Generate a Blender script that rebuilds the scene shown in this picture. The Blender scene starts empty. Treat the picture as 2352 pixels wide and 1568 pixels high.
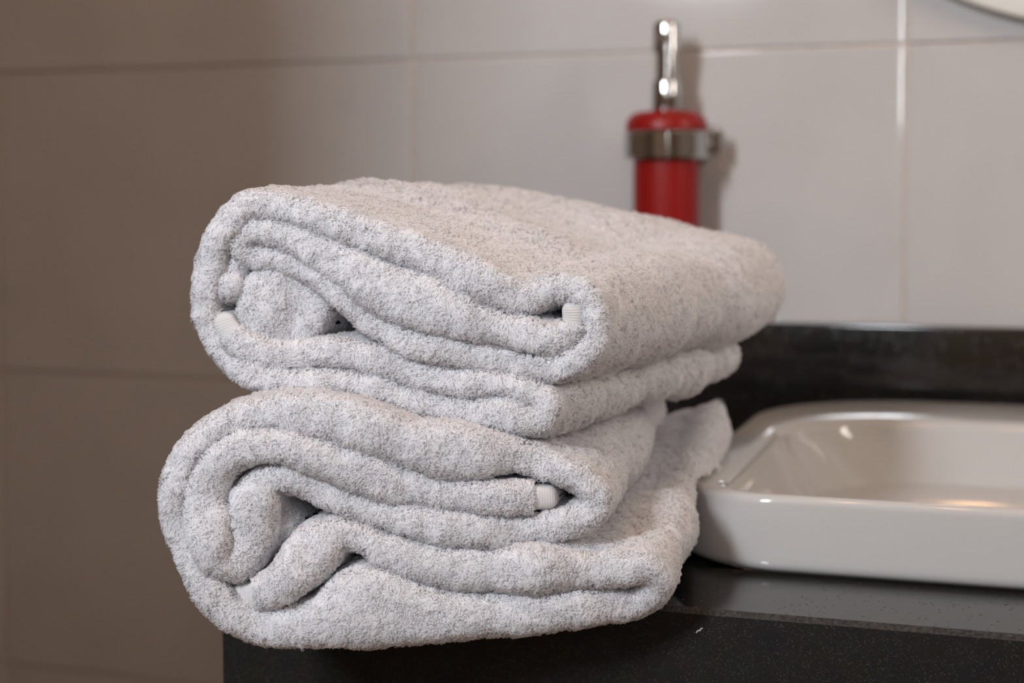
import bpy, bmesh, math, random
import numpy as np
from mathutils import Vector, Matrix
from mathutils.bvhtree import BVHTree

random.seed(7)
rng = np.random.default_rng(11)
scene = bpy.context.scene
COL = scene.collection

# ------------------------------------------------------------------ camera
W, H = 2352, 1568
FPX = 3600.0
YAW, PITCH, ROLL = math.radians(18.4), 0.050, 0.003
PY = 620.0                                   # image row of the optical axis (shifted lens)
S = 0.88
fw = Vector((-math.sin(YAW) * math.cos(PITCH), math.cos(YAW) * math.cos(PITCH), -math.sin(PITCH)))
rt0 = Vector((math.cos(YAW), math.sin(YAW), 0))
up0 = rt0.cross(fw)
rt = rt0 * math.cos(ROLL) - up0 * math.sin(ROLL)
up = up0 * math.cos(ROLL) + rt0 * math.sin(ROLL)


def ray(px, py):
    return fw + rt * ((px - W / 2) / FPX) + up * ((PY - py) / FPX)


CAM = -ray(1600, 1398) * S                   # the worktop's front edge passes through y = 0, z = 0


def P(px, py, d):
    return CAM + ray(px, py) * d


def on_y(px, py, y):
    r = ray(px, py)
    return CAM + r * ((y - CAM.y) / r.y)


def on_z(px, py, z):
    r = ray(px, py)
    return CAM + r * ((z - CAM.z) / r.z)


XL = on_y(512, 1500, 0).x                    # left end of the worktop
CAM.x -= XL                                  # world origin = front left corner of the worktop
cam_d = bpy.data.cameras.new('camera')
cam_d.sensor_width = 36.0
cam_d.lens = FPX / W * 36.0
cam_d.shift_y = -(H / 2 - PY) / W
cam_d.clip_start = 0.02
cam_d.dof.use_dof = True
cam_d.dof.focus_distance = 0.845
cam_d.dof.aperture_fstop = 4.6
cam = bpy.data.objects.new('camera', cam_d)
COL.objects.link(cam)
m = Matrix((rt, up, -fw)).transposed().to_4x4()
m.translation = CAM
cam.matrix_world = m
scene.camera = cam

# ------------------------------------------------------------------ light
scene.view_settings.view_transform = 'Standard'
scene.view_settings.look = 'None'
scene.view_settings.gamma = 1.0
scene.view_settings.use_curve_mapping = False
scene.view_settings.exposure = 0.0
scene.cycles.max_bounces = 8
scene.cycles.transparent_max_bounces = 12
scene.cycles.adaptive_threshold = 0.07
scene.cycles.diffuse_bounces = 7
scene.cycles.transmission_bounces = 7
world = bpy.data.worlds.new('world')
scene.world = world
world.use_nodes = True
world.node_tree.nodes['Background'].inputs[0].default_value = (0.7, 0.78, 0.9, 1)
world.node_tree.nodes['Background'].inputs[1].default_value = 0.0

YW = P(2000, 760, 1.66 * S).y                # face of the tiled wall
TX1 = on_y(948, 137, YW).x
TX2 = on_y(2082, 97, YW).x
TZ1 = on_y(1150, 131, YW).z
TZ2 = on_y(450, 869, YW).z
TW, TH = TX2 - TX1, TZ1 - TZ2
ROOM_L, ROOM_R = TX1 - 2 * TW - 0.014, TX1 + 4 * TW
FLOOR_Z, CEIL_Z = -0.86, TZ1 + 4 * TH
ROOM_F = -1.75
KEY = CAM + Vector((-0.78, -0.72, 0.87))     # narrow window in the wall behind the camera
FWX = 0.78                                   # second window behind the camera, to its right
RWIN = Vector((ROOM_R - 0.02, CAM.y + 0.75, 0.95))


def area(name, loc, target, sx, sy, power, col):
    l = bpy.data.lights.new(name, 'AREA')
    l.shape = 'RECTANGLE'
    l.size, l.size_y = sx, sy
    l.energy = power
    l.color = col
    o = bpy.data.objects.new(name, l)
    COL.objects.link(o)
    o.location = loc
    d = Vector(target) - Vector(loc)
    o.rotation_euler = d.to_track_quat('-Z', 'Y').to_euler()
    return o


area('window_daylight', (KEY.x, ROOM_F + 0.03, KEY.z), (KEY.x, 0, KEY.z), 0.22, 0.70, 38.5, (0.87, 0.93, 1.0))
area('right_window_daylight', (FWX, ROOM_F + 0.03, CAM.z + 0.52), (FWX, 0, CAM.z + 0.52), 0.07, 0.72, 4.0, (0.90, 0.95, 1.0))
area('side_window_light', RWIN, (0, RWIN.y, RWIN.z), 0.16, 0.9, 8.0, (1.0, 0.91, 0.83))

# ------------------------------------------------------------------ materials


def mat(name, col, rough=0.5, metal=0.0, spec=0.5, coat=0.0, emit=None):
    mt = bpy.data.materials.new(name)
    mt.use_nodes = True
    b = mt.node_tree.nodes['Principled BSDF']
    b.inputs['Base Color'].default_value = (*col, 1)
    b.inputs['Roughness'].default_value = rough
    b.inputs['Metallic'].default_value = metal
    b.inputs['Specular IOR Level'].default_value = spec
    b.inputs['Coat Weight'].default_value = coat
    if emit:
        b.inputs['Emission Color'].default_value = (*emit[0], 1)
        b.inputs['Emission Strength'].default_value = emit[1]
    return mt


def nodes(mt):
    nt = mt.node_tree
    return nt, nt.nodes['Principled BSDF'], nt.nodes.new, nt.links.new


def mottled(mt, c1, c2, scale, detail=3, bump=0.0, bscale=None):
    nt, b, N, L = nodes(mt)
    tc = N('ShaderNodeTexCoord')
    nz = N('ShaderNodeTexNoise')
    nz.inputs['Scale'].default_value = scale
    nz.inputs['Detail'].default_value = detail
    L(tc.outputs['Object'], nz.inputs['Vector'])
    r = N('ShaderNodeValToRGB')
    r.color_ramp.elements[0].position, r.color_ramp.elements[1].position = 0.35, 0.65
    r.color_ramp.elements[0].color, r.color_ramp.elements[1].color = (*c1, 1), (*c2, 1)
    L(nz.outputs['Fac'], r.inputs['Fac'])
    L(r.outputs['Color'], b.inputs['Base Color'])
    if bump:
        n2 = N('ShaderNodeTexNoise')
        n2.inputs['Scale'].default_value = bscale or scale
        L(tc.outputs['Object'], n2.inputs['Vector'])
        bp = N('ShaderNodeBump')
        bp.inputs['Strength'].default_value = bump
        bp.inputs['Distance'].default_value = 0.001
        L(n2.outputs['Fac'], bp.inputs['Height'])
        L(bp.outputs['Normal'], b.inputs['Normal'])
    return mt


M_tile = mottled(mat('glazed_tile', (0.7, 0.68, 0.66), 0.07), (0.475, 0.458, 0.450), (0.50, 0.483, 0.474), 9, 2, 0.06, 14)
M_grout = mottled(mat('grout', (0.5, 0.42, 0.36), 0.9), (0.56, 0.48, 0.42), (0.62, 0.54, 0.48), 60)
M_paint = mottled(mat('cream_paint', (0.75, 0.7, 0.62), 0.8), (0.34, 0.27, 0.21), (0.38, 0.31, 0.245), 5)
M_floor = mottled(mat('floor_tile', (0.3, 0.26, 0.22), 0.4), (0.40, 0.32, 0.25), (0.45, 0.36, 0.285), 7)
M_porc = mat('glazed_porcelain', (0.49, 0.475, 0.462), 0.07, 0, 0.5)
M_chrome = mat('chrome', (0.50, 0.50, 0.495), 0.07, 1.0)
M_red = mat('red_bottle', (0.24, 0.006, 0.005), 0.36, 0, 0.3)
M_frame = mat('cream_frame', (0.72, 0.705, 0.65), 0.4)
M_mirror = mat('mirror_glass', (0.9, 0.92, 0.91), 0.01, 1.0)
M_white = mat('white_plastic', (0.8, 0.8, 0.78), 0.4)
M_cotton = mat('white_cotton', (0.90, 0.89, 0.905), 1.0, 0, 0.05)
M_hem = mat('woven_cotton_hem', (0.58, 0.57, 0.575), 0.95, 0, 0.05)
M_pile = mat('cotton_pile', (0.87, 0.855, 0.87), 0.95, 0, 0.1)
_nt, _b, _N, _L = nodes(M_pile)
_at = _N('ShaderNodeAttribute')
_at.attribute_name = 'cloth_normal'
_ge = _N('ShaderNodeNewGeometry')
_mx = _N('ShaderNodeMix')
_mx.data_type = 'VECTOR'
_mx.inputs['Factor'].default_value = 0.18
_L(_at.outputs['Vector'], _mx.inputs['A'])
_L(_ge.outputs['Normal'], _mx.inputs['B'])
_nm = _N('ShaderNodeVectorMath')
_nm.operation = 'NORMALIZE'
_L(_mx.outputs['Result'], _nm.inputs[0])
_df, _tr, _ms = _N('ShaderNodeBsdfDiffuse'), _N('ShaderNodeBsdfTranslucent'), _N('ShaderNodeMixShader')
for _q in (_df, _tr):
    _q.inputs['Color'].default_value = (0.975, 0.965, 0.985, 1)
_L(_nm.outputs[0], _df.inputs['Normal'])
_ms.inputs[0].default_value = 0.50
_L(_df.outputs[0], _ms.inputs[1])
_L(_tr.outputs[0], _ms.inputs[2])
_tp, _m2 = _N('ShaderNodeBsdfTransparent'), _N('ShaderNodeMixShader')
_m2.inputs[0].default_value = 0.33            # the yarn is fluffy: some light passes straight through
_L(_ms.outputs[0], _m2.inputs[1])
_L(_tp.outputs[0], _m2.inputs[2])
_L(_m2.outputs[0], _nt.nodes['Material Output'].inputs['Surface'])
_nt.nodes.remove(_b)
M_dark = mat('dark_fibre', (0.03, 0.02, 0.015), 0.6)
M_steel = mat('satin_steel', (0.6, 0.6, 0.6), 0.3, 1.0)


def granite(name, rough, lift, pits=True):
    mt = mat(name, (0.01, 0.01, 0.01), rough, 0, 0.95)
    nt, b, N, L = nodes(mt)
    tc = N('ShaderNodeTexCoord')
    v = N('ShaderNodeTexVoronoi')
    v.inputs['Scale'].default_value = 1500
    L(tc.outputs['Object'], v.inputs['Vector'])
    sep = N('ShaderNodeSeparateColor')
    L(v.outputs['Color'], sep.inputs['Color'])
    r = N('ShaderNodeValToRGB')
    e = r.color_ramp.elements
    e[0].position, e[1].position = 0.86, 1.0
    e[0].color = (0.012 * lift, 0.0105 * lift, 0.0095 * lift, 1)
    e[1].color = (0.05 * lift, 0.045 * lift, 0.04 * lift, 1)
    L(sep.outputs['Red'], r.inputs['Fac'])
    nz = N('ShaderNodeTexNoise')
    nz.inputs['Scale'].default_value = 60
    nz.inputs['Detail'].default_value = 4
    L(tc.outputs['Object'], nz.inputs['Vector'])
    mx = N('ShaderNodeMix')
    mx.data_type = 'RGBA'
    mx.blend_type = 'MULTIPLY'
    mx.inputs['Factor'].default_value = 0.7
    L(r.outputs['Color'], mx.inputs['A'])
    L(nz.outputs['Color'], mx.inputs['B'])
    L(mx.outputs['Result'], b.inputs['Base Color'])
    # small pits that break the polish
    v2 = N('ShaderNodeTexVoronoi')
    v2.inputs['Scale'].default_value = 170
    L(tc.outputs['Object'], v2.inputs['Vector'])
    r2 = N('ShaderNodeValToRGB')
    r2.color_ramp.elements[0].position, r2.color_ramp.elements[1].position = 0.10, 0.20
    r2.color_ramp.elements[0].color = (0.65, 0.65, 0.65, 1)
    r2.color_ramp.elements[1].color = (rough, rough, rough, 1)
    L(v2.outputs['Distance'], r2.inputs['Fac'])
    if pits:
        L(r2.outputs['Color'], b.inputs['Roughness'])
    return mt


M_granite = granite('polished_black_granite', 0.10, 1.0)
M_honed = granite('honed_black_granite', 0.55, 1.25, False)
M_honed.node_tree.nodes['Principled BSDF'].inputs['Specular IOR Level'].default_value = 0.22
M_arris = mottled(mat('worn_granite_edge', (0.08, 0.07, 0.06), 0.75), (0.004, 0.0035, 0.003), (0.040, 0.034, 0.030), 420, 5, 0.8, 700)

# ------------------------------------------------------------------ helpers


def link(name, me, mtl=None, parent=None, smooth=False):
    if mtl is not None and not me.materials:
        me.materials.append(mtl)
    if smooth:
        me.shade_smooth()
    o = bpy.data.objects.new(name, me)
    COL.objects.link(o)
    if parent is not None:
        o.parent = parent
    return o


def empty(name, loc=(0, 0, 0)):
    o = bpy.data.objects.new(name, None)
    o.empty_display_size = 0.02
    o.location = loc
    COL.objects.link(o)
    return o


def tag(o, label, cat, group=None):
    o['label'], o['category'] = label, cat
    if group:
        o['group'] = group
    return o


def struct(o, label=None):
    o['kind'] = 'structure'
    if label:
        o['label'] = label
    return o


def box_me(name, lo, hi, bevel=0.0, seg=2):
    bm = bmesh.new()
    bmesh.ops.create_cube(bm, size=1.0)
    for v in bm.verts:
        for k in range(3):
            v.co[k] = lo[k] + (v.co[k] + 0.5) * (hi[k] - lo[k])
    if bevel:
        bmesh.ops.bevel(bm, geom=bm.edges[:] + bm.verts[:], offset=bevel, segments=seg, affect='EDGES', profile=0.5)
    me = bpy.data.meshes.new(name)
    bm.to_mesh(me)
    bm.free()
    return me


def lathe_me(name, prof, n=64, axis='Z', cap=True):
    """prof = [(r, h)...] from bottom to top"""
    vs, fs = [], []
    for r, h in prof:
        for k in range(n):
            a = 2 * math.pi * k / n
            c, s = r * math.cos(a), r * math.sin(a)
            vs.append((c, s, h) if axis == 'Z' else (c, h, s))
    for i in range(len(prof) - 1):
        for k in range(n):
            a, b = i * n + k, i * n + (k + 1) % n
            f = (a, b, b + n, a + n)
            fs.append(f if axis == 'Z' else f[::-1])
    if cap:
        fs.append(tuple(range(n - 1, -1, -1)) if axis == 'Z' else tuple(range(n)))
        t = [(len(prof) - 1) * n + k for k in range(n)]
        fs.append(tuple(t) if axis == 'Z' else tuple(t[::-1]))
    me = bpy.data.meshes.new(name)
    me.from_pydata(vs, [], fs)
    me.update()
    return me


def tube_me(name, pts, r, n=10):
    pts = [Vector(p) for p in pts]
    rs = r if isinstance(r, (list, tuple)) else [r] * len(pts)
    vs, fs = [], []
    ref = Vector((0.13, 0.31, 0.94))
    for i, p in enumerate(pts):
        t = (pts[min(i + 1, len(pts) - 1)] - pts[max(i - 1, 0)]).normalized()
        a = t.cross(ref).normalized()
        b = t.cross(a).normalized()
        for k in range(n):
            g = 2 * math.pi * k / n
            vs.append(p + (a * math.cos(g) + b * math.sin(g)) * rs[i])
    for i in range(len(pts) - 1):
        for k in range(n):
            q, w = i * n + k, i * n + (k + 1) % n
            fs.append((q, q + n, w + n, w))
    fs.append(tuple(range(n)))
    fs.append(tuple((len(pts) - 1) * n + k for k in range(n - 1, -1, -1)))
    me = bpy.data.meshes.new(name)
    me.from_pydata([tuple(v) for v in vs], [], fs)
    me.update()
    return me


def auto_smooth(o, deg=35):
    me = o.data
    me.shade_smooth()
    me.set_sharp_from_angle(angle=math.radians(deg))


# ------------------------------------------------------------------ room shell
JOINT, TT = 0.0030, 0.008
wall = struct(link('wall_back', box_me('wall_back', (ROOM_L - 0.1, YW + 0.0028, FLOOR_Z - 0.05), (ROOM_R + 0.1, YW + 0.12, CEIL_Z + 0.05)), M_grout),
              'wall of large pale glazed tiles in stacked rows behind the worktop')


def tile_me(w, h):
    """slab with a rounded arris and a gently cushioned right margin, front towards -y"""
    R, SAG, CW = 0.0016, 0.00105, 0.015

    def arris(d):
        return R * 0.62 * (1 - math.sqrt(max(0.0, 1 - (1 - min(d / R, 1)) ** 2)))
    ins_x = [0.0, R * .1, R * .35, R] + [R + CW * k / 6 for k in range(1, 7)] + [R + CW * 1.1, R + CW * 1.4]
    ins_z = [0.0, R * .1, R * .35, R, R * 1.5, R * 3]
    xs = [-w / 2 + d for d in ins_x] + [w / 2 - d for d in reversed(ins_x)]
    zs = [-h / 2 + d for d in ins_z] + [h / 2 - d for d in reversed(ins_z)]
    vs, fs = [], []
    for x in xs:
        dx = w / 2 - abs(x)
        for z in zs:
            dz = h / 2 - abs(z)
            y = (SAG if x > 0 else 0.0) * max(0.0, 1 - max(dx - R, 0) / CW) ** 2 + max(arris(dx), arris(dz))
            vs.append((x, y, z))
    nz, nx = len(zs), len(xs)
    for a in range(nx - 1):
        for b in range(nz - 1):
            fs.append((a * nz + b, (a + 1) * nz + b, (a + 1) * nz + b + 1, a * nz + b + 1))
    nv = []
    for (x, y, z) in vs:
        dx, dz = w / 2 - abs(x), h / 2 - abs(z)
        gx = (2 * SAG / CW * max(0.0, 1 - max(dx - R, 0) / CW) if x > 0 else 0.0)
        gx += 0.62 * (1 - min(dx / R, 1)) / math.sqrt(max(1e-3, 1 - (1 - min(dx / R, 1)) ** 2)) * (1 if dx <= dz else 0) * (1 if x > 0 else -1)
        gz = 0.62 * (1 - min(dz / R, 1)) / math.sqrt(max(1e-3, 1 - (1 - min(dz / R, 1)) ** 2)) * (1 if dz < dx else 0) * (1 if z > 0 else -1)
        nv.append(tuple(Vector((gx, -1.0, gz)).normalized()))
    loop = [a * nz for a in range(nx)] + [(nx - 1) * nz + b for b in range(1, nz)] + [a * nz + nz - 1 for a in range(nx - 2, -1, -1)] + [b for b in range(nz - 2, 0, -1)]
    base, nl = len(vs), len(loop)
    for y in (None, TT):
        for q in loop:
            vs.append((vs[q][0], vs[q][1] if y is None else y, vs[q][2]))
            nv.append(tuple(Vector((vs[q][0] / w, 0, vs[q][2] / h)).normalized()))
    for k in range(nl):
        k2 = (k + 1) % nl
        fs.append((base + k2, base + k, base + nl + k, base + nl + k2))
    me = bpy.data.meshes.new('tile')
    me.from_pydata(vs, [], fs)
    me.update()
    me.materials.append(M_tile)
    me.shade_smooth()
    me.normals_split_custom_set_from_vertices(nv)
    return me


EXTRA = 0.014                                # the column at the left edge is cut a little wider
full = tile_me(TW - JOINT, TH - JOINT)
wide = tile_me(TW - JOINT + EXTRA, TH - JOINT)
cut = {}
for ci in range(-2, 4):
    z = TZ1 + 3 * TH
    while z > FLOOR_Z - TH + 0.01:
        h = min(TH, z + TH - FLOOR_Z)
        if abs(h - TH) < 1e-5:
            me = wide if ci == -1 else full
        else:
            key = (round(h, 4), ci == -1)
            me = cut.get(key) or tile_me(TW - JOINT + (EXTRA if ci == -1 else 0), h - JOINT)
            cut[key] = me
        t = link('tile', me, None, wall)
        jit = random.uniform(-0.0004, 0.0004)
        t.location = (TX1 + (ci + 0.5) * TW - (EXTRA / 2 if ci == -1 else EXTRA if ci < -1 else 0), YW + jit, z + TH - h / 2)
        t.rotation_euler = (random.uniform(-0.002, 0.002), 0, random.uniform(-0.0015, 0.0015))
        z -= TH
struct(link('floor', box_me('floor', (ROOM_L - 0.1, ROOM_F - 0.1, FLOOR_Z - 0.06), (ROOM_R + 0.1, YW + 0.12, FLOOR_Z)), M_floor), 'light brown bathroom floor')
struct(link('ceiling', box_me('ceiling', (ROOM_L - 0.1, ROOM_F - 0.1, CEIL_Z), (ROOM_R + 0.1, YW + 0.12, CEIL_Z + 0.06)), M_paint), 'taupe painted bathroom ceiling')
struct(link('wall_left', box_me('wall_left', (ROOM_L - 0.1, ROOM_F - 0.1, FLOOR_Z), (ROOM_L, YW + 0.0035, CEIL_Z)), M_paint), 'taupe painted left wall')
struct(link('wall_shade_stub', box_me('wall_shade_stub', (ROOM_L, CAM.y + 0.10, FLOOR_Z), (CAM.x - 0.715, CAM.y + 0.17, CEIL_Z), 0.004), M_paint), 'taupe wall stub added out of view to shade the left of the tiled wall')  # added out of view: keeps the window light off the left tiles


def wall_with_holes(name, axis, pos, thick, holes, label):
    """wall across `axis` with window openings (a0, a1, z0, z1) side by side"""
    lo, hi = (ROOM_L - 0.1, ROOM_R + 0.1) if axis == 'y' else (ROOM_F, YW + 0.0028)
    bm = bmesh.new()
    blocks, c = [], lo
    for a0, a1, z0, z1 in holes:
        blocks += [(c, a0, FLOOR_Z, CEIL_Z), (a0, a1, FLOOR_Z, z0), (a0, a1, z1, CEIL_Z)]
        c = a1
    blocks.append((c, hi, FLOOR_Z, CEIL_Z))
    for (b0, b1, z0, z1) in blocks:
        r = bmesh.ops.create_cube(bm, size=1.0)
        for v in r['verts']:
            u, t, z = (v.co[0], v.co[1], v.co[2])
            uu = b0 + (u + 0.5) * (b1 - b0)
            tt = pos + (t + 0.5) * thick
            zz_ = z0 + (z + 0.5) * (z1 - z0)
            v.co = (uu, tt, zz_) if axis == 'y' else (tt, uu, zz_)
    bmesh.ops.remove_doubles(bm, verts=bm.verts[:], dist=1e-5)
    me = bpy.data.meshes.new(name)
    bm.to_mesh(me)
    bm.free()
    return struct(link(name, me, M_paint), label)


kx0, kx1, kz0, kz1 = KEY.x - 0.12, KEY.x + 0.12, KEY.z - 0.36, KEY.z + 0.36
jx0, jx1, jz0, jz1 = FWX - 0.06, FWX + 0.06, CAM.z + 0.15, CAM.z + 0.89
wall_with_holes('wall_front', 'y', ROOM_F - 0.05, 0.1, [(kx0, kx1, kz0, kz1), (jx0, jx1, jz0, jz1)], 'taupe painted wall behind the camera')
wall_with_holes('wall_right', 'x', ROOM_R + 0.05, 0.1, [(RWIN.y - 0.09, RWIN.y + 0.09, RWIN.z - 0.47, RWIN.z + 0.47)], 'taupe painted right wall')
M_pane = mat('frosted_daylight_pane', (0.9, 0.93, 1.0), 0.5, 0, 0.5, 0, ((0.93, 0.96, 1.0), 3.0))
w1 = struct(link('window_1', box_me('window_1', (kx0, ROOM_F - 0.06, kz0), (kx1, ROOM_F - 0.05, kz1)), M_pane), 'narrow frosted window behind the camera')
w3 = struct(link('window_3', box_me('window_3', (jx0, ROOM_F - 0.06, jz0), (jx1, ROOM_F - 0.05, jz1)), M_pane), 'narrow frosted window behind the camera on its right')
M_pane2 = mat('frosted_lamplit_pane', (0.95, 0.88, 0.8), 0.5, 0, 0.5, 0, ((1.0, 0.91, 0.83), 3.0))
w2 = struct(link('window_2', box_me('window_2', (ROOM_R + 0.05, RWIN.y - 0.09, RWIN.z - 0.47), (ROOM_R + 0.06, RWIN.y + 0.09, RWIN.z + 0.47)), M_pane2), 'narrow frosted window in the right wall')

# ------------------------------------------------------------------ worktop and backsplash
WT_R = ROOM_R - 0.02
APRON = 0.17
prof = [(YW - 0.0005, 0.0), (0.0030, 0.0), (0.0, -0.0030), (0.0, -APRON), (0.022, -APRON), (0.022, -0.03), (YW - 0.0005, -0.03)]
vs = [(x, y, z) for x in (0.0, WT_R) for (y, z) in prof]
n = len(prof)
fs = [(i, i + n, (i + 1) % n + n, (i + 1) % n) for i in range(n)] + [tuple(range(n)), tuple(range(2 * n - 1, n - 1, -1))]
me = bpy.data.meshes.new('slab')
me.from_pydata(vs, [], fs)
me.update()
me.materials.append(M_granite)
me.materials.append(M_arris)
me.materials.append(M_honed)
me.polygons[1].material_index = 1
me.polygons[2].material_index = 2
bm = bmesh.new()
bm.from_mesh(me)
bmesh.ops.recalc_face_normals(bm, faces=bm.faces[:])
bm.to_mesh(me)
bm.free()
wt = tag(empty('worktop', (0, 0, 0)), 'black speckled granite worktop with a chipped front edge under the towels', 'worktop')
link('slab', me, None, wt)
link('end_panel', box_me('end_panel', (0.0005, 0.0225, -APRON), (0.0205, YW - 0.001, -0.0302), 0.0008), M_granite, wt)
BS_T = 0.018
BS_H = on_y(2080, 748, YW - BS_T).z
bs = link('backsplash', box_me('backsplash', (0.0, YW - BS_T, 0.0003), (WT_R, YW - 0.0008, BS_H), 0.0015, 3), M_granite)
auto_smooth(bs)
tag(bs, 'black polished granite upstand along the foot of the tiled wall', 'backsplash')

# ------------------------------------------------------------------ basin
BZ = 0.0
fy0 = on_z(1900, 1331, 0.0).y                # front foot
rim = on_y(1770, 1138, fy0)
BH = rim.z
bk = on_z(2250, 925, BH).y                   # back of the rim
BX0 = on_z(1685, 985, BH).x                 # left end
BX1 = BX0 + 0.62


def rrect(x0, x1, y0, y1, rf, rb, n=14):
    """rounded rectangle, ccw from front-left; rf / rb front and back corner radii"""
    pts = []
    for (cx, cy, r, a0) in ((x0 + rf, y0 + rf, rf, math.pi), (x1 - rf, y0 + rf, rf, 1.5 * math.pi), (x1 - rb, y1 - rb, rb, 0.0), (x0 + rb, y1 - rb, rb, 0.5 * math.pi)):
        for k in range(n + 1):
            a = a0 + 0.5 * math.pi * k / n
            pts.append((cx + r * math.cos(a), cy + r * math.sin(a)))
    # straight runs get extra points so the long sides can bow
    return pts


def ring(ox0, ox1, oy0, oy1, z, rf, rb):
    return [(x, y, z) for x, y in rrect(BX0 + ox0, BX1 - ox1, fy0 + oy0, bk - oy1, rf, rb)]


RF, RB = 0.070, 0.130
rings = []
rings.append(ring(.006, .006, .006, .006, 0.0008, RF, RB))
rings.append(ring(.0025, .0025, .0025, .0025, 0.0030, RF, RB))
rings.append(ring(.0010, .0010, .0010, .0010, 0.0045, RF, RB))
rings.append(ring(.0002, .0002, .0002, .0002, 0.0065, RF, RB))
rings.append(ring(0, 0, 0, 0, 0.0085, RF, RB))
rings.append(ring(0, 0, 0, 0, BH * 0.25, RF, RB))
rings.append(ring(0, 0, 0, 0, BH * 0.6, RF, RB))
rings.append(ring(0.0003, 0.0003, 0.0003, 0.0003, BH - 0.0062, RF, RB))
for k in range(6):                            # rounded outer lip
    a = math.pi / 2 * k / 5
    o = 0.005 * (1 - math.cos(a)) + 0.0004
    rings.append(ring(o, o, o, o, BH - 0.005 + 0.005 * math.sin(a), RF, RB))
ix0, ixr, iy0, iyb = 0.036, 0.036, 0.0105, 0.120   # inner edge of the flat rim
RIF, RIB = 0.045, 0.095
for k in range(7):                            # rounded inner lip
    a = math.pi / 2 * k / 6
    o = 0.012 * math.sin(a)
    rings.append(ring(ix0 - .012 + o, ixr - .012 + o, iy0 - .0055 + o * .46, iyb - .012 + o, BH - 0.009 * (1 - math.cos(a)), RIF, RIB))
BD = 0.105
for k in range(1, 15):                        # bowl: long slope on the left, steeper at front and back
    t = k / 14.0
    e = t ** 1.25
    dz = BH - 0.009 - BD * (math.sin(t * math.pi / 2) ** 1.15)
    rings.append(ring(ix0 + 0.135 * e, ixr + 0.135 * e, iy0 + 0.062 * e, iyb + 0.080 * e, dz, RIF + 0.02 * e, RIB + 0.005 * e))
zb = rings[-1][0][2]
for k in (1, 2, 3):
    rings.append(ring(ix0 + 0.135 + 0.035 * k, ixr + 0.135 + 0.035 * k, iy0 + 0.062 + 0.022 * k, iyb + 0.080 + 0.022 * k, zb - 0.0015 * k, max(RIF - 0.01 * k, .02), max(RIB - 0.05 - 0.01 * k, .02)))
nr = len(rings[0])
vs = [p for r in rings for p in r]
fs = []
for i in range(len(rings) - 1):
    for k in range(nr):
        a, b = i * nr + k, i * nr + (k + 1) % nr
        fs.append((a, b, b + nr, a + nr))
fs.append(tuple((len(rings) - 1) * nr + k for k in range(nr)))
fs.append(tuple(range(nr - 1, -1, -1)))
me = bpy.data.meshes.new('bowl')
me.from_pydata(vs, [], fs)
me.update()
bcx, bcy = (BX0 + BX1) / 2, (fy0 + bk) / 2
basin = tag(empty('wash_basin', (bcx, bcy, 0)), 'white glazed porcelain wash basin with rounded corners set into the black worktop', 'basin')
me.transform(Matrix.Translation((-bcx, -bcy, 0)))
bo = link('bowl', me, M_porc, basin)
auto_smooth(bo, 50)
link('drain', lathe_me('drain', [(0.0, zb - 0.004), (0.026, zb - 0.004), (0.031, zb - 0.002), (0.030, zb - 0.0005), (0.022, zb - 0.001), (0.018, zb - 0.003)], 40), M_chrome, basin, True)
# cut the worktop open under the bowl
slab = [o for o in wt.children if o.name.startswith('slab')][0]
cutter_me = box_me('hole', (BX0 + 0.022, fy0 + 0.012, -0.06), (BX1 - 0.022, bk - 0.025, 0.02))
bm = bmesh.new()
# replace the top and underside by frames round the opening
bm.from_mesh(slab.data)
bpy.data.meshes.remove(cutter_me)
hx0, hx1, hy0, hy1 = BX0 + 0.030, BX1 - 0.030, fy0 + 0.010, bk - 0.10
for f in [f for f in bm.faces if abs(f.normal.z) > 0.99 and f.calc_area() > 0.2]:
    z = f.calc_center_median().z
    nz = f.normal.z
    y0 = 0.0030 if z > -0.01 else 0.022
    old = {(round(v.co.x, 3), round(v.co.y, 3)): v for v in f.verts}
    mi = f.material_index
    outer = list(f.verts)
    bm.faces.remove(f)
    inner = [bm.verts.new((x, y, z)) for x, y in ((hx0, hy0), (hx1, hy0), (hx1, hy1), (hx0, hy1))]
    outer.sort(key=lambda v: math.atan2(v.co.y - (hy0 + hy1) / 2, v.co.x - (hx0 + hx1) / 2))
    inner.sort(key=lambda v: math.atan2(v.co.y - (hy0 + hy1) / 2, v.co.x - (hx0 + hx1) / 2))
    for k in range(4):
        bm.faces.new((outer[k], outer[(k + 1) % 4], inner[(k + 1) % 4], inner[k])).material_index = mi
bm.normal_update()
bmesh.ops.recalc_face_normals(bm, faces=bm.faces[:])
bm.to_mesh(slab.data)
bm.free()

# ------------------------------------------------------------------ soap dispenser on its wall ring
ax = on_y(1531, 330, YW - 0.050)
dpt = (ax - CAM).dot(fw)
PXM = FPX / dpt                               # pixels per metre at the dispenser


def zz(py):
    return P(1531, py, dpt).z


R0 = 76 / PXM                                # body; the shoulder above the ring is wider
RS = 94 / PXM
zt, zr0, zr1 = zz(256), zz(365), zz(303)
zbot = zt - 0.150
disp = tag(empty('soap_dispenser', (ax.x, ax.y, zbot)), 'red soap dispenser with a chrome pump held by a wall ring', 'soap dispenser')
hs = zr1 - zbot + 0.0006                      # underside of the shoulder rests on the ring
bp = [(0.0, 0.0), (R0 * .90, 0.0), (R0 * .98, 0.003), (R0, 0.008), (R0, hs), (RS - .001, hs), (RS, hs + .001), (RS, hs + .003)]
for k in range(1, 9):
    a = math.pi / 2 * k / 8
    bp.append((RS * (0.45 + 0.55 * math.cos(a) ** 0.6 if k < 8 else 0.40), hs + 0.003 + (zt - zbot - hs - 0.003) * math.sin(a)))
auto_smooth(link('bottle', lathe_me('bottle', bp, 72), M_red, disp), 40)
rc, rn, rh = 33 / PXM, 25 / PXM, 31 / PXM
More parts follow.
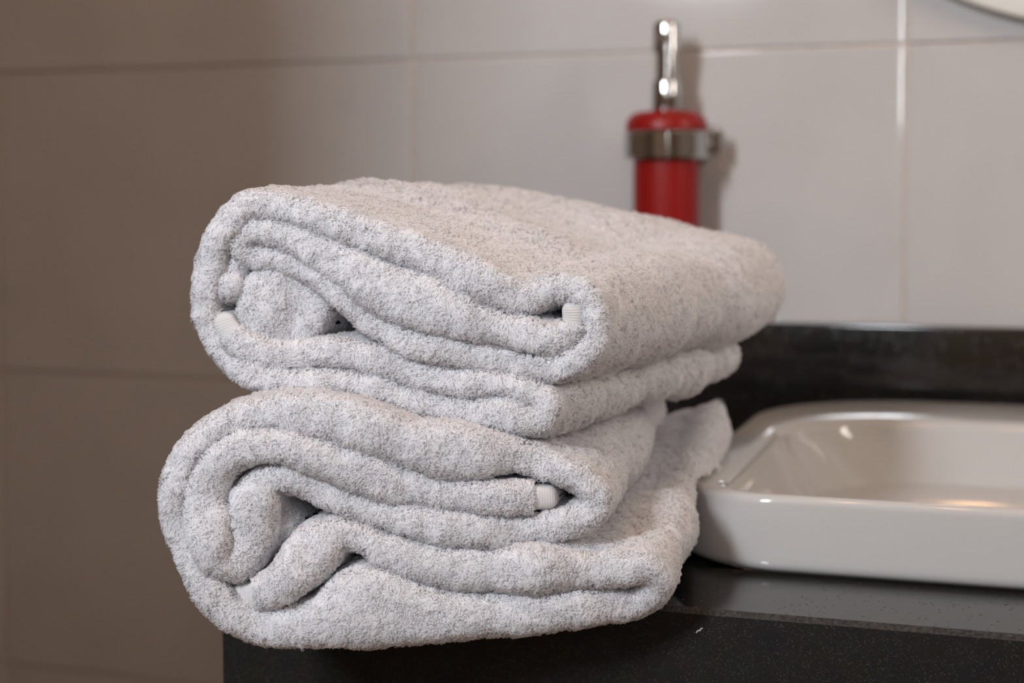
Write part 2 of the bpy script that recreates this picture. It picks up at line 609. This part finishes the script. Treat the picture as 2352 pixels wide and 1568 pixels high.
h0, h1, h2, h3 = zt - zbot - 0.001, zz(186) - zbot, zz(122) - zbot, zz(52) - zbot
auto_smooth(link('collar', lathe_me('collar', [(rc * .96, h0), (rc, h0 + .001), (rc, h1 - .0015), (rc * .95, h1)], 48), M_chrome, disp))
auto_smooth(link('neck', lathe_me('neck', [(rn, h1 - .001), (rn, h2 + .001)], 40), M_chrome, disp))
head = link('pump_head', lathe_me('pump_head', [(rn * .9, h2 - .001), (rh, h2), (rh, h3 - .004), (rh * .96, h3 - .0015), (rh * .85, h3)], 48), M_chrome, disp)
auto_smooth(head)
d2 = (Vector((CAM.x, CAM.y, 0)) - Vector((ax.x, ax.y, 0))).normalized()
d2 = Matrix.Rotation(math.radians(-8), 3, 'Z') @ d2
sp = [d2 * t + Vector((0, 0, zz(92) - zbot)) for t in (0.0, 0.012, 0.024, 0.0255)]
auto_smooth(link('spout', tube_me('spout', sp, [.0054, .0052, .0050, .0042], 18), M_chrome, disp))
ro, ri = 97 / PXM, R0 + 0.0006
ringo = tag(empty('dispenser_bracket', (ax.x, ax.y, (zr0 + zr1) / 2)), 'chrome wall bracket ring around the red soap dispenser', 'bracket')
hr = (zr1 - zr0) / 2
auto_smooth(link('ring', lathe_me('ring', [(ri, -hr), (ro - .001, -hr), (ro, -hr + .001), (ro, hr - .001), (ro - .001, hr), (ri, hr), (ri, -hr)], 72, cap=False), M_chrome, ringo))
arm_d = Vector((0.30, 1.0, 0)).normalized()
L_arm = (YW - ax.y) / arm_d.y
auto_smooth(link('arm', tube_me('arm', [arm_d * (ro - .003), arm_d * (L_arm - .004)], .009, 20), M_chrome, ringo))
rose = link('wall_rose', lathe_me('wall_rose', [(0.019, 0.0), (0.019, -0.004), (0.017, -0.0055)], 40, 'Y'), M_chrome, ringo)
auto_smooth(rose)
rose.location = (arm_d.x * L_arm, YW - ax.y - 0.0008, 0)
# lug on the right flank of the ring
lug = P(1648, 325, dpt) - Vector((ax.x, ax.y, (zr0 + zr1) / 2))
auto_smooth(link('clamp_knob', lathe_me('clamp_knob', [(0.0045, -0.012), (0.0055, -0.011), (0.0055, 0.008), (0.004, 0.0098), (0.001, 0.0105)], 24), M_chrome, ringo))
COL.objects['clamp_knob'].location = lug + Vector((-0.001, 0.004, 0.001))

# ------------------------------------------------------------------ round mirror over the basin
MS = YW - 0.022
e1, e2, e3 = on_y(2202, -4, MS), on_y(2268, 17, MS), on_y(2352, 41, MS)


def circ(a, b, c):
    d = 2 * (a[0] * (b[1] - c[1]) + b[0] * (c[1] - a[1]) + c[0] * (a[1] - b[1]))
    ux = ((a[0] ** 2 + a[1] ** 2) * (b[1] - c[1]) + (b[0] ** 2 + b[1] ** 2) * (c[1] - a[1]) + (c[0] ** 2 + c[1] ** 2) * (a[1] - b[1])) / d
    uy = ((a[0] ** 2 + a[1] ** 2) * (c[0] - b[0]) + (b[0] ** 2 + b[1] ** 2) * (a[0] - c[0]) + (c[0] ** 2 + c[1] ** 2) * (b[0] - a[0])) / d
    return ux, uy, math.hypot(a[0] - ux, a[1] - uy)


MR = 0.36
mid, chord = (Vector((e1.x + e3.x, 0, e1.z + e3.z)) / 2), Vector((e3.x - e1.x, 0, e3.z - e1.z))
nrm = Vector((-chord.z, 0, chord.x)).normalized()
if nrm.z < 0:
    nrm = -nrm
mc = mid + nrm * math.sqrt(MR ** 2 - (chord.length / 2) ** 2)
mir = tag(empty('round_mirror', (mc.x, YW, mc.z)), 'round wall mirror with a wide cream frame, cut off at the top right', 'mirror')
T = YW - MS
auto_smooth(link('frame', lathe_me('frame', [(MR - .10, -.003), (MR - .004, -.001), (MR, -.004), (MR, -T + .004), (MR - .0012, -T + .0012), (MR - .004, -T), (MR - .095, -T - .001), (MR - .10, -T + .003), (MR - .10, -.003)], 128, 'Y', cap=False), M_frame, mir), 40)
link('glass', lathe_me('glass', [(MR - .1, -.012), (MR - .1, -.016)], 96, 'Y'), M_mirror, mir)

# ------------------------------------------------------------------ ceiling lamp with three warm bulbs
LX, LY = CAM.x - 0.15, CAM.y + 0.45
lamp = tag(empty('ceiling_lamp', (LX, LY, CEIL_Z)), 'white ceiling bar lamp with three warm spot bulbs', 'lamp')
link('bar', box_me('bar', (-0.25, -0.03, -0.03), (0.25, 0.03, -0.0005), 0.006), M_white, lamp)
M_bulb = mat('warm_bulb', (1, 0.8, 0.6), 0.4, 0, 0.5, 0, ((1.0, 0.62, 0.32), 25.0))
WARM = (1.0, 0.54, 0.25)
for k in (-1, 0, 1):
    cupo = link('spot_cup', lathe_me('spot_cup', [(0.018, -0.030), (0.024, -0.05), (0.036, -0.095), (0.0355, -0.095), (0.022, -0.05)], 32, cap=False), M_white, lamp, True)
    cupo.location = (k * 0.18, 0, 0)
    bl = link('bulb', lathe_me('bulb', [(0.001, -0.098), (0.014, -0.097), (0.024, -0.092), (0.026, -0.085), (0.020, -0.07), (0.014, -0.055)], 24), M_bulb, cupo, True)
    ld = bpy.data.lights.new('bulb_light', 'POINT')
    ld.energy = 2.7
    ld.color = WARM
    ld.shadow_soft_size = 0.03
    lo = bpy.data.objects.new('bulb_light', ld)
    COL.objects.link(lo)
    lo.location = (LX + k * 0.18, LY, CEIL_Z - 0.14)

# ------------------------------------------------------------------ towels
D0 = 0.85                                     # distance of the lower towel's front


def spline(ctrl, step):
    """Catmull-Rom through ctrl rows (first two columns are the path), resampled evenly by arc length"""
    c = np.array(ctrl, float)
    c = np.vstack([2 * c[0] - c[1], c, 2 * c[-1] - c[-2]])
    out = []
    for i in range(1, len(c) - 2):
        p0, p1, p2, p3 = c[i - 1], c[i], c[i + 1], c[i + 2]
        nn = max(6, int(np.hypot(*(p2[:2] - p1[:2])) / 2))
        d01, d12, d23 = [max(np.hypot(*(b[:2] - a[:2])), 1e-3) ** 0.5 for a, b in ((p0, p1), (p1, p2), (p2, p3))]
        t0, t1 = 0.0, d01
        t2 = t1 + d12
        t3 = t2 + d23
        for t in np.linspace(t1, t2, nn, endpoint=False):
            A1 = (t1 - t) / (t1 - t0) * p0 + (t - t0) / (t1 - t0) * p1
            A2 = (t2 - t) / (t2 - t1) * p1 + (t - t1) / (t2 - t1) * p2
            A3 = (t3 - t) / (t3 - t2) * p2 + (t - t2) / (t3 - t2) * p3
            B1 = (t2 - t) / (t2 - t0) * A1 + (t - t0) / (t2 - t0) * A2
            B2 = (t3 - t) / (t3 - t1) * A2 + (t - t1) / (t3 - t1) * A3
            out.append((t2 - t) / (t2 - t1) * B1 + (t - t1) / (t2 - t1) * B2)
    out.append(c[-2])
    out = np.array(out)
    s = np.concatenate([[0], np.cumsum(np.hypot(*np.diff(out[:, :2], axis=0).T))])
    q = np.linspace(0, s[-1], int(s[-1] / step) + 1)
    return q, np.stack([np.interp(q, s, out[:, k]) for k in range(out.shape[1])], 1)


def smooth_noise(n, wl, amp, r):
    k = max(4, int(n / wl) + 3)
    v = r.normal(0, 1, k)
    x = np.linspace(0, k - 1.001, n)
    i = x.astype(int)
    f = x - i
    f = f * f * (3 - 2 * f)
    return (v[i] * (1 - f) + v[np.minimum(i + 1, k - 1)] * f) * amp


RT, UP, FW, CA = (np.array(v) for v in (rt, up, fw, CAM))


def P_np(px, py, d):
    return CA + d[..., None] * (FW + ((px - W / 2) / FPX)[..., None] * RT + ((PY - py) / FPX)[..., None] * UP)


def sweep(name, ctrl, depth_f, depth_b, back, hem_start, hem_end, r, floor_fn=None, capd=0.0105, step=6.0):
    """One folded sheet: the path of ctrl (x, y, thickness, setback in cm, dxb, dyb) is its front edge, run back to a second, looser path.
    Returns the cloth mesh arrays and the two hem meshes' arrays."""
    q, c = spline(ctrl, step)
    n = len(q)
    x, y, th, rec = c[:, 0], c[:, 1], c[:, 2], c[:, 3]
    xb, yb = back(x, y)
    xb, yb = xb + c[:, 4], yb + c[:, 5]
    df = depth_f(x) + rec * 0.01 + smooth_noise(n, 22, 0.0022, r)
    db = depth_b(x) + smooth_noise(n, 40, 0.008, r)
    inner = np.clip(np.minimum(q, q[-1] - q) / 70.0, 0, 1)
    th = (th - 4 - 8 * inner) * (1 + smooth_noise(n, 14, 0.04, r) * inner)
    # rounded ends of the sheet
    rad = th[0] * 0.45
    e0 = np.clip(q / rad, 0, 1)
    e1 = np.clip((q[-1] - q) / (th[-1] * 0.45), 0, 1)
    th = th * np.sqrt(np.clip(1 - (1 - e0) ** 2, 0.02, 1)) * np.sqrt(np.clip(1 - (1 - e1) ** 2, 0.02, 1))

    def perp(a, b):
        ta, tb = np.gradient(a), np.gradient(b)
        for _ in range(2):
            ta = np.convolve(np.pad(ta, 2, 'edge'), np.ones(5) / 5, 'valid')
            tb = np.convolve(np.pad(tb, 2, 'edge'), np.ones(5) / 5, 'valid')
        l = np.hypot(ta, tb) + 1e-9
        return -tb / l, ta / l
    nfx, nfy = perp(x, y)
    nbx, nby = perp(xb, yb)
    half = th / 2 * df / FPX                  # metres
    ws = [0.0, .012, .03, .06, .10, .15, .21, .28, .36, .45, .54, .63, .72, .80, .87, .93, .97, 1.0]
    lump = [smooth_noise(n, 30, 0.0016, r) for _ in ws]
    wiggle = [smooth_noise(n, 60, 0.003, r) for _ in ws]

    def centre(w):
        px, py = x + (xb - x) * w, y + (yb - y) * w
        d = df + (db - df) * w
        # run straight in space, not in the picture
        a, b = P_np(x, y, df), P_np(xb, yb, db)
        return a + (b - a) * w

    def nvec(w):
        nx, ny = nfx + (nbx - nfx) * w, nfy + (nby - nfy) * w
        l = np.hypot(nx, ny) + 1e-9
        v = (nx / l)[:, None] * RT - (ny / l)[:, None] * UP
        return v
    rows = []                                  # (n,3) arrays round the section
    kind = []                                  # 0 cap, 1 upper side, 2 lower side, 3 back
    wv = []
    back_w = list(range(len(ws) - 1, 0, -1))
    # upper side from back to front
    for k in back_w:
        w = ws[k]
        hh = half * (1 + lump[k] / 0.02)
        tap = 1.0 if w < 0.9 else math.sqrt(max(0.05, 1 - ((w - 0.9) / 0.1) ** 2))
        rows.append(centre(w) + nvec(w) * (hh * tap + wiggle[k] * min(1, w * 3))[:, None])
        kind.append(1)
        wv.append(w)
    for a in np.linspace(90, -90, 13):
        sn, cs = math.sin(math.radians(a)), math.cos(math.radians(a))
        e = 0.70
        off = math.copysign(abs(sn) ** e, sn)
        push = cs ** e
        cd = np.minimum(capd, half * 0.9)
        rows.append(centre(0.0) + nvec(0.0) * (half * off)[:, None] - FW * (cd * push)[:, None])
        kind.append(0)
        wv.append(0.0)
    for k in range(1, len(ws)):
        w = ws[k]
        hh = half * (1 + lump[k] / 0.02)
        tap = 1.0 if w < 0.9 else math.sqrt(max(0.05, 1 - ((w - 0.9) / 0.1) ** 2))
        rows.append(centre(w) - nvec(w) * (hh * tap - wiggle[k] * min(1, w * 3))[:, None])
        kind.append(2)
        wv.append(w)
    V = np.stack(rows, 1)                      # n, m, 3
    if floor_fn is not None:
        V = floor_fn(V)
    return V, q, np.array(kind), np.array(wv)


def sheet_faces(n, m, off=0):
    i, j = np.meshgrid(np.arange(n - 1), np.arange(m), indexing='ij')
    j2 = (j + 1) % m
    f = np.stack([i * m + j, (i + 1) * m + j, (i + 1) * m + j2, i * m + j2], -1).reshape(-1, 4)
    return f + off


def np_mesh(name, V, F, caps=()):
    me = bpy.data.meshes.new(name)
    me.from_pydata(V.reshape(-1, 3).tolist(), [], F.tolist() + [list(c) for c in caps])
    me.update()
    return me


def value_noise(p, scale, seed):
    g = np.random.default_rng(seed).random((32, 32, 32))
    q = p * scale
    i = np.floor(q).astype(int)
    f = q - i
    f = f * f * (3 - 2 * f)
    out = 0
    for dx in (0, 1):
        for dy in (0, 1):
            for dz in (0, 1):
                wgt = (f[:, 0] if dx else 1 - f[:, 0]) * (f[:, 1] if dy else 1 - f[:, 1]) * (f[:, 2] if dz else 1 - f[:, 2])
                out = out + wgt * g[(i[:, 0] + dx) % 32, (i[:, 1] + dy) % 32, (i[:, 2] + dz) % 32]
    return out


def make_pile(name, parent, V, F, dens, leng, radi, seed):
    """short looped cotton threads standing on the cloth"""
    r = np.random.default_rng(seed)
    A, B, C_, D_ = (V[F[:, k]] for k in range(4))
    fn = np.cross(C_ - A, D_ - B)
    ar = np.linalg.norm(fn, axis=1) / 2
    fn = fn / (np.linalg.norm(fn, axis=1)[:, None] + 1e-12)
    cnt = r.poisson(ar * dens)
    idx = np.repeat(np.arange(len(F)), cnt)
    u, v = r.random(len(idx))[:, None], r.random(len(idx))[:, None]
    p = (A[idx] * (1 - u) + B[idx] * u) * (1 - v) + (D_[idx] * (1 - u) + C_[idx] * u) * v
    vn = np.zeros_like(V)
    for k in range(4):
        np.add.at(vn, F[:, k], fn * ar[:, None])
    vn /= np.linalg.norm(vn, axis=1)[:, None] + 1e-12
    nn = (vn[F[idx, 0]] * (1 - u) + vn[F[idx, 1]] * u) * (1 - v) + (vn[F[idx, 3]] * (1 - u) + vn[F[idx, 2]] * u) * v
    nn /= np.linalg.norm(nn, axis=1)[:, None] + 1e-12
    N_ = len(p)
    lean = np.stack([value_noise(p, 130, seed + k) + 0.5 * value_noise(p, 330, seed + k + 3) for k in (1, 2, 3)], 1) - 0.75
    lean = lean * 2.4 + r.normal(0, 0.30, (N_, 3)) + np.array([0, 0, -0.15])
    lean -= nn * (lean * nn).sum(1)[:, None]
    side = np.cross(nn, lean)
    side /= np.linalg.norm(side, axis=1)[:, None] + 1e-9
    ln = leng[idx] * (0.7 + 0.6 * r.random(N_)) * (0.7 + 0.6 * value_noise(p, 240, seed + 9))
    K = 5
    aa = np.array([-0.12, 0.42, 0.72, 0.80, 0.62])
    bb = np.array([0.0, 0.14, 0.44, 0.82, 1.12])
    cc = np.array([0.0, 0.16, 0.10, -0.10, -0.06])
    sg = r.choice([-1, 1], N_)
    pts = p[:, None, :] + ln[:, None, None] * (aa[None, :, None] * nn[:, None, :] + bb[None, :, None] * lean[:, None, :] * 0.75 + (cc[None, :] * sg[:, None])[:, :, None] * side[:, None, :])
    pts = pts + r.normal(0, 0.00010, pts.shape)
    cu = bpy.data.hair_curves.new(name)
    cu.add_curves([K] * N_)
    cu.attributes['position'].data.foreach_set('vector', pts.astype(np.float32).ravel())
    ra = cu.attributes.get('radius') or cu.attributes.new('radius', 'FLOAT', 'POINT')
    rr = (radi[idx] * (0.8 + 0.4 * r.random(N_)))[:, None] * np.array([1.0, 1.05, 1.0, 0.92, 0.55])[None, :]
    ra.data.foreach_set('value', rr.astype(np.float32).ravel())
    cn = cu.attributes.new('cloth_normal', 'FLOAT_VECTOR', 'POINT')
    cn.data.foreach_set('vector', np.repeat(nn, K, axis=0).astype(np.float32).ravel())
    cu.materials.append(M_pile)
    o = bpy.data.objects.new(name, cu)
    COL.objects.link(o)
    o.parent = parent
    o['kind'] = 'stuff'
    return o, N_


def build_towel(label, ctrl, extra, depth_f, depth_b, back, hem_px, seed, floor_fn=None):
    r = np.random.default_rng(seed)
    V, q, kind, wv = sweep('towel', ctrl, depth_f, depth_b, back, 0, 0, r, floor_fn)
    n, m_ = V.shape[:2]
    base = V[:, :, :].reshape(-1, 3)
    root = empty('folded_towel', (0, 0, 0))
    c0 = base.mean(0)
    c0[2] = base[:, 2].min()
    root.location = c0
    tag(root, label, 'towel', 'white folded towels')
    i0 = int(np.searchsorted(q, hem_px))
    i1 = n - 1 - i0
    body = V[i0 - 1:i1 + 2]
    Fb = sheet_faces(len(body), m_)
    Vb = body.reshape(-1, 3).copy()
    kinds = np.tile(kind, (len(body) - 1, 1)).reshape(-1)
    caps = [list(range(m_ - 1, -1, -1)), [(len(body) - 1) * m_ + k for k in range(m_)]]
    allV, allF, off = [Vb], [Fb], len(Vb)
    front = [np.tile((kind == 0) | (wv < 0.02), len(body) - 1)]
    for ex in extra:
        Ve, qe, ke, we = sweep('fold', ex, depth_f, depth_b, back, 0, 0, r, floor_fn)
        Fe = sheet_faces(Ve.shape[0], Ve.shape[1], off)
        allV.append(Ve.reshape(-1, 3))
        allF.append(Fe)
        off += Ve.shape[0] * Ve.shape[1]
        front.append(np.tile((ke == 0) | (we < 0.02), Ve.shape[0] - 1))
    VV, FF = np.concatenate(allV), np.concatenate(allF)
    me = np_mesh('cloth', VV - c0, FF, caps)
    link('cloth', me, M_cotton, root, True)
    # hems: smooth woven ends with fine ribs
    for a, b in ((0, i0 + 1), (i1 - 1, n)):
        seg = V[a:b]
        # denser along the path for the ribs
        k = np.linspace(0, len(seg) - 1, (len(seg) - 1) * 8 + 1)
        i = np.minimum(k.astype(int), len(seg) - 2)
        f = (k - i)[:, None, None]
        dense = seg[i] * (1 - f) + seg[i + 1] * f
        cen = dense.mean(1, keepdims=True)
        qs = np.interp(k, np.arange(len(seg)), q[a:b])
        rib = 0.00009 * np.sin(qs * 2 * np.pi / 6.0)
        out = dense - cen * 0 - (dense[:, :1] + dense[:, -1:]) / 2
        out = out - FW * (out @ FW)[..., None]
        l = np.linalg.norm(out, axis=2, keepdims=True) + 1e-6
        capm = (kind == 0)[None, :, None]
        dirv = np.where(capm, -FW[None, None, :], out / l)
        dense = dense + dirv * rib[:, None, None]
        Fh = sheet_faces(len(dense), m_)
        mh = np_mesh('hem', dense.reshape(-1, 3) - c0, Fh, [list(range(m_ - 1, -1, -1)), [(len(dense) - 1) * m_ + kk for kk in range(m_)]])
        ho = link('hem', mh, M_hem, root, True)
        ho['label'] = 'smooth ribbed woven hem end'
    return root, VV, FF, c0, np.concatenate(front)


# control rows: x, y, thickness, setback (cm), back dx, back dy   (all in photo pixels except the setback)
TOP = [
    (513, 715, 52, 0.2, 0, 0), (522, 748, 62, 0.1, 0, 0), (562, 792, 70, 0.1, 0, 0), (650, 818, 66, 0.1, 0, 0), (760, 808, 66, 0.1, 0, 0), (850, 818, 66, 0, 0, 0),
    (950, 853, 66, 0, 0, 0), (1050, 876, 66, 0, 0, 0), (1150, 880, 58, 0, 0, 0), (1215, 900, 62, 0, 20, 0), (1262, 925, 62, 0, 40, 0),
    (1240, 966, 64, 0, 40, 0), (1170, 952, 78, 0, 20, 0), (1050, 940, 58, 0, 0, 0), (950, 918, 64, 0, 0, 0), (850, 884, 58, 0, 0, 0), (760, 874, 56, 0, 0, 0),
    (650, 875, 60, 0, 0, 0), (570, 846, 72, 0, 0, 0), (512, 790, 70, 0, 0, 0), (478, 710, 66, 0, 0, 0), (484, 620, 66, 0, 0, 0), (514, 530, 66, 0, 0, 0),
    (580, 472, 68, 0, 0, 10), (680, 484, 70, 0, 0, 0), (780, 514, 78, 0, 0, -10), (880, 552, 82, 0, 0, -21), (960, 580, 84, 0, 0, -33), (1030, 610, 88, 0, 6, -40),
    (1109, 647, 96, 0, 12, -54), (1206, 682, 84, 0, 20, -66), (1285, 660, 70, 0, 30, -38), (1340, 672, 64, 0, 45, -20), (1367, 722, 60, 0, 50, 0),
    (1362, 790, 62, 0, 45, 10), (1310, 832, 70, 0, 30, 5), (1230, 842, 62, 0, 15, 0), (1130, 822, 72, 0, 0, 0), (1030, 806, 68, 0, 0, 0), (930, 782, 62, 0, 0, 0),
    (850, 733, 60, 0.1, 0, 0), (780, 670, 60, 0.2, 0, 0), (710, 618, 56, 0.3, 0, 0), (640, 598, 56, 0.3, 0, 0), (585, 592, 52, 0.4, 0, 0),
    (552, 566, 56, 0.3, 0, 0), (575, 536, 60, 0.2, 0, 0), (630, 533, 64, 0.1, 0, 0), (700, 558, 78, 0, 0, 0), (800, 612, 100, 0, 0, 0), (900, 670, 128, 0, 0, 0),
    (1000, 703, 138, 0, 0, 0), (1100, 738, 96, 0, 0, 0), (1200, 764, 78, 0, 0, 0), (1270, 778, 70, 0, 0, 0), (1312, 755, 62, 0.1, 0, 0), (1316, 690, 58, 0.15, 0, 0),
]
TOP_CORE = [[(560, 665, 120, 0.8, 0, 0), (620, 690, 190, 0.9, 0, 0), (690, 712, 190, 0.9, 0, 0), (735, 728, 140, 0.9, 0, 0), (762, 740, 90, 1.0, 0, 0)],
            [(545, 590, 62, 0.3, 0, 0), (533, 640, 66, 0.25, 0, 0), (540, 690, 60, 0.35, 0, 0)]]
LOW = [
    (530, 1360, 74, 0.1, 0, 0), (575, 1366, 70, 0, 0, 0), (640, 1345, 84, 0, 0, 0), (690, 1300, 112, 0, 0, 0), (738, 1250, 116, 0, 0, 0), (785, 1226, 80, 0, 0, 0), (835, 1236, 60, 0, 0, 0),
    (890, 1262, 72, 0, 0, 0), (950, 1284, 86, 0, 0, 0), (1050, 1303, 98, 0, 0, 0), (1150, 1306, 100, 0, 0, 0), (1250, 1304, 104, 0, 20, -60), (1350, 1304, 76, 0, 60, -145),
    (1430, 1304, 76, 0, 64, -162), (1490, 1302, 66, 0, 54, -172), (1512, 1338, 66, 0, 42, -150), (1462, 1382, 68, 0, 40, -90), (1380, 1388, 80, 0, 20, -40), (1300, 1395, 94, 0, 0, 0),
    (1200, 1406, 92, 0, 0, 0), (1100, 1409, 104, 0, 0, 0), (1000, 1409, 124, 0, 0, 0), (900, 1396, 166, 0, 0, 0), (830, 1394, 186, 0, 0, 0), (745, 1422, 118, 0, 0, 0),
    (640, 1436, 94, 0, 0, 0), (555, 1416, 82, 0, 0, 0), (488, 1362, 74, 0, 0, 0), (440, 1275, 66, 0, 0, 0), (406, 1185, 64, 0, 0, 0), (406, 1105, 62, 0, 0, 0),
    (440, 1036, 64, 0, 0, 0), (500, 986, 66, 0, 0, 0), (570, 956, 72, 0, 0, 0), (650, 946, 86, 0, 0, 0), (740, 955, 104, 0, 0, 0), (856, 984, 108, 0, 0, 0), (935, 1015, 104, 0, 0, 0),
    (1034, 1036, 126, 0, 0, 0), (1110, 1040, 106, 0, 0, 0), (1180, 1042, 76, 0, 0, -48), (1267, 1070, 72, 0, 0, -88), (1335, 1100, 70, 0, 0, -100), (1372, 1146, 68, 0, 0, -87),
    (1336, 1188, 68, 0, 0, -57), (1250, 1208, 72, 0, 0, 0), (1149, 1218, 72, 0, 0, 0), (1053, 1213, 80, 0, 0, 0), (957, 1196, 84, 0, 0, 0), (900, 1184, 70, 0, 0, 0),
    (820, 1160, 66, 0, 0, 0), (745, 1128, 66, 0.1, 0, 0), (680, 1098, 66, 0.1, 0, 0), (622, 1098, 66, 0.2, 0, 0), (588, 1150, 106, 0.3, 0, 0), (572, 1225, 128, 0.4, 0, 0),
    (545, 1285, 96, 0.5, 0, 0), (500, 1282, 80, 0.3, 0, 0), (482, 1205, 104, 0.2, 0, 0), (478, 1125, 98, 0.1, 0, 0), (506, 1062, 82, 0, 0, 0), (570, 1028, 74, 0, 0, 0),
    (640, 1024, 70, 0, 0, 0), (720, 1042, 90, 0, 0, 0), (800, 1068, 106, 0, 0, 0), (900, 1102, 94, 0, 0, 0), (1000, 1128, 72, 0, 0, 0), (1060, 1138, 72, 0, 0, 0),
    (1130, 1142, 78, 0, 0, 0), (1200, 1142, 70, 0, 0, 0), (1284, 1140, 58, 0, 0, 0),
]
LOW_CORE = [[(488, 1185, 60, 1.5, 0, 0), (540, 1200, 100, 1.7, 0, 0), (620, 1200, 120, 1.7, 0, 0), (690, 1195, 80, 1.6, 0, 0)]]
HY = 441.0


def low_back(x, y):
    k = 0.74
    return 1900 + (x - 1900) * k, 1210 - (1210 - (HY + (y - HY) * k)) * 0.77


def top_back(x, y):
    k = 0.77
    return 2930 + (x - 2930) * k, HY + (y - HY) * k - 8


def rest_on_worktop(V):
    z, y, x = V[..., 2], V[..., 1], V[..., 0]
    over = np.clip((y + 0.030) / 0.024, 0, 1) * np.clip((x + 0.03) / 0.03, 0, 1)
    zmin = -0.05 + over * (0.05 + 0.0022)
    on_rim = np.clip((x - BX0 + 0.022) / 0.022, 0, 1) * np.clip((y - fy0 + 0.025) / 0.03, 0, 1)
    zmin = np.where(on_rim > 0, np.maximum(zmin, on_rim * (BH + 0.003)), zmin)
    V = V.copy()
    V[..., 2] = np.maximum(z, zmin)
    return V


low, LV, LF, lc, lfr = build_towel('lower white terry towel, folded, lying on the black worktop beside the basin', LOW, LOW_CORE, lambda x: D0 + 0 * x, lambda x: D0 / 0.74 + 0 * x, low_back, 62, 3, rest_on_worktop)
top, TV, TF, tc_, tfr = build_towel('upper white terry towel, folded, stacked on the other towel below the soap dispenser', TOP, TOP_CORE, lambda x: D0 + 0.002 + (1350 - x) / 900 * 0.028, lambda x: D0 / 0.77 + 0 * x, top_back, 56, 5)

bvh = BVHTree.FromPolygons(np.concatenate([LV, TV]).tolist(), np.concatenate([LF, TF + len(LV)]).tolist())


def exposure_of(V, F):
    A = V[F].mean(1)
    nrm = np.cross(V[F[:, 2]] - V[F[:, 0]], V[F[:, 3]] - V[F[:, 1]])
    nrm /= np.linalg.norm(nrm, axis=1)[:, None] + 1e-12
    k = np.ones(len(F))
    for i in range(len(F)):
        o = Vector(A[i])
        nv = Vector(nrm[i])
        hit = bvh.ray_cast(o + nv * 0.0004, nv, 0.03)
        deep = (o - Vector(CAM)).dot(fw) > D0 + 0.05
        if hit[0] is not None and (hit[3] < 0.004 or (deep and hit[3] < 0.009)):
            # keep the threads near the front of a groove, drop those deep inside
            k[i] = 0.0 if deep else 0.7
        elif nv.z < -0.75 or nv.dot(fw) > 0.6:
            k[i] = 0.5                         # underside and back
        if hit[0] is not None and hit[1].dot(nv) > 0:
            k[i] = 0.0                         # inside another layer
    return k, nrm


for root, V, F, c0, fr, sd in ((low, LV, LF, lc, lfr, 21), (top, TV, TF, tc_, tfr, 33)):
    k, nrm = exposure_of(V, F)
    ob, cnt = make_pile('terry_pile', root, V - c0, F, k * np.where(fr, 3.0e6, 1.05e6), np.where(fr, 0.0028, 0.0032), np.where(fr, 0.00030, 0.00052), sd)
    print('PILE', cnt)

# ------------------------------------------------------------------ stray fibres
f0 = on_y(1607, 1447, -0.0006)
pts = [f0 + Vector((a * 0.001, 0, b * 0.001)) for a, b in ((-2.0, -1.7), (-1.2, -0.4), (0.2, -0.1), (0.8, 1.0), (1.9, 1.4))]
o = link('lint', tube_me('lint', [p - pts[0] for p in pts], [.0003, .0004, .0005, .0004, .0002], 6), M_hem)
o.location = pts[0]
tag(o, 'tiny white lint fibre stuck to the worktop front edge face', 'lint')
